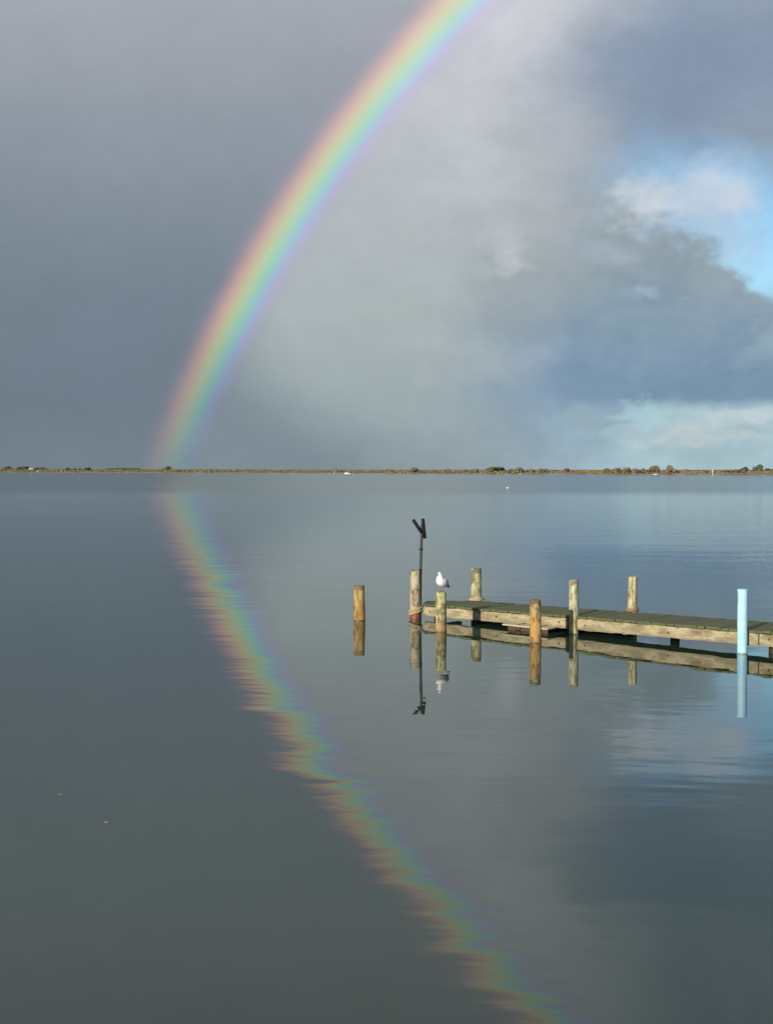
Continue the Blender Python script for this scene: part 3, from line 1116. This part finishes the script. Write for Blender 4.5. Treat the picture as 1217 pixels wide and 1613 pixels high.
# ------------------------------------------------------------------ gull on its post
def build_gull():
    root = empty('gull', (0.982, 22.66, 0.706), math.atan2(-0.79, -0.61))
    tag(root, 'white gull with grey wings standing on the pale greenish post', 'bird')
    feather, t, p = mat_new('white_feather')
    n = noise(t, objco(t), 60, 3, .6)
    setin(t, p.inputs['Base Color'], mix(t, n, (0.80, 0.80, 0.79), (0.90, 0.90, 0.88)))
    p.inputs['Roughness'].default_value = 0.8
    grey, t, p = mat_new('wing_feather')
    v = objco(t)
    x, y, z = sep(t, v)
    n = noise(t, vec(t, x * .4, y, z), 90, 3, .6)
    c = mix(t, n, (0.36, 0.37, 0.39), (0.48, 0.49, 0.51))
    c = mix(t, (x + (n - .5) * .03).step(-.125, -.155), c, (0.018, 0.018, 0.02))
    setin(t, p.inputs['Base Color'], c)
    p.inputs['Roughness'].default_value = 0.75
    red = plain('gull_leg_skin', (0.30, 0.07, 0.045), 0.55)
    black = plain('gull_eye', (0.02, 0.02, 0.02), 0.2)
    # body: rump, belly, breast, neck and head in one skin
    spine = [(-.185, .098, .010, .008), (-.165, .102, .026, .018), (-.12, .118, .048, .036), (-.06, .142, .066, .055), (0.0, .172, .075, .070), (.04, .208, .070, .070),
             (.052, .245, .054, .054), (.048, .276, .041, .041), (.050, .303, .038, .038), (.058, .328, .036, .034), (.068, .347, .026, .022), (.072, .357, .010, .008)]
    spine = [(x, z, ry * (1.24 if 2 <= i <= 7 else 1.05), rp * (1.24 if 2 <= i <= 7 else 1.05)) for i, (x, z, ry, rp) in enumerate(spine)]
    seg, n = 18, len(spine)
    verts, faces = [], []
    for i, (x, z, ry, rp) in enumerate(spine):
        a, b = spine[max(0, i - 1)], spine[min(n - 1, i + 1)]
        d = Vector((b[0] - a[0], 0, b[1] - a[1])).normalized()
        up = Vector((-d.z, 0, d.x))
        for k in range(seg):
            an = 2 * math.pi * k / seg
            q = Vector((x, 0, z)) + Vector((0, 1, 0)) * (ry * math.cos(an)) + up * (rp * math.sin(an))
            verts.append(q)
    for i in range(n - 1):
        for k in range(seg):
            a, b = i * seg + k, i * seg + (k + 1) % seg
            faces.append((a, b, b + seg, a + seg))
    faces.append(tuple(range(seg))[::-1])
    faces.append(tuple((n - 1) * seg + k for k in range(seg)))
    me = mesh('body', verts, faces)
    ob = obj('body', me, feather, root, smooth=True)
    md = ob.modifiers.new('smooth', 'SUBSURF')
    md.levels = md.render_levels = 1
    for sg in (-1, 1):
        bm = bmesh.new()
        ws = [(.035, .062, .222, .012, .020), (.015, .071, .205, .014, .042), (-.03, .070, .175, .014, .054), (-.08, .058, .148, .012, .046), (-.13, .040, .122, .010, .030), (-.18, .022, .098, .006, .016), (-.225, .010, .078, .003, .006)]
        rr = []
        for (x, y, z, ty, tz) in ws:
            d = Vector((-.35, 0, .94))
            rr.append([bm.verts.new(Vector((x - .012, sg * y * 1.2, z)) + Vector((0, 1, 0)) * (ty * math.cos(2 * math.pi * k / 10)) + d * (tz * math.sin(2 * math.pi * k / 10))) for k in range(10)])
        for r0, r1 in zip(rr, rr[1:]):
            for k in range(10):
                bm.faces.new((r0[k], r0[(k + 1) % 10], r1[(k + 1) % 10], r1[k]))
        bm.faces.new(rr[0]); bm.faces.new(rr[-1])
        obj('wing', from_bm('wing', bm), grey, root, smooth=True)
    tl = mesh('tail', [(-.15, -.022, .106), (-.15, .022, .106), (-.235, .034, .066), (-.235, -.034, .066), (-.15, -.022, .094), (-.15, .022, .094), (-.235, .034, .060), (-.235, -.034, .060)],
              [(0, 3, 2, 1), (4, 5, 6, 7), (0, 1, 5, 4), (1, 2, 6, 5), (2, 3, 7, 6), (3, 0, 4, 7)])
    obj('tail', tl, feather, root)
    bm = bmesh.new()
    tube(bm, [(.078, 0, .322), (.098, -.002, .319), (.122, -.004, .312), (.130, -.004, .306)], [.011, .009, .006, .002], 8)
    obj('beak', from_bm('beak', bm), red, root, smooth=True)
    for sg in (-1, 1):
        bm = bmesh.new()
        bmesh.ops.create_uvsphere(bm, u_segments=8, v_segments=6, radius=.0048)
        ey = obj('eye', from_bm('eye', bm), black, root)
        ey.location = (.078, sg * .029, .333)
        bm = bmesh.new()
        y = sg * .026
        tube(bm, [(-.015, y, .125), (-.02, y, .06), (-.008, y, .006)], [.009, .0045, .005], 8)
        for a in (-.5, 0, .5):
            tube(bm, [(-.008, y, .007), (-.008 + .042 * math.cos(a), y + .042 * math.sin(a), .004)], [.005, .0025], 6)
        vv = [bm.verts.new(q) for q in ((-.008, y, .006), (-.008 + .038 * math.cos(.5), y + .038 * math.sin(.5), .004), (.032, y, .004), (-.008 + .038 * math.cos(.5), y - .038 * math.sin(.5), .004))]
        bm.faces.new(vv[:3]); bm.faces.new((vv[0], vv[2], vv[3]))
        obj('leg', from_bm('leg', bm), red, root)


build_gull()


# two lost feathers afloat
def feather(loc, rz, label):
    e = empty('feather', loc, rz)
    e.scale = (.32, .32, .25)
    n = 8
    vs, fs = [], []
    for i in range(n + 1):
        k = i / n
        w_ = .012 * math.sin(math.pi * min(1, k * .9 + .1)) ** .7 + .001
        x_ = (k - .5) * .11
        vs += [(x_, -w_, .012 + .016 * (k - .5) ** 2 * 4), (x_, 0, .008 + .016 * (k - .5) ** 2 * 4), (x_, w_, .012 + .016 * (k - .5) ** 2 * 4)]
    for i in range(n):
        for j in range(2):
            a = i * 3 + j
            fs.append((a, a + 1, a + 4, a + 3))
    obj('vane', mesh('vane', vs, fs), white, e)
    bm = bmesh.new()
    tube(bm, [(-.075, 0, .02), (-.03, 0, .008), (.03, 0, .008), (.055, 0, .02)], [.002, .002, .0015, .0008], 6)
    obj('quill', from_bm('quill', bm), cream, e)
    tag(e, label, 'feather')


feather((-2.90, 11.2, 0), 0.2, 'tiny white feather afloat on the dark water at far left')
feather((-2.29, 10.3, 0), -0.3, 'tiny white feather afloat nearer the camera, right of the other one')
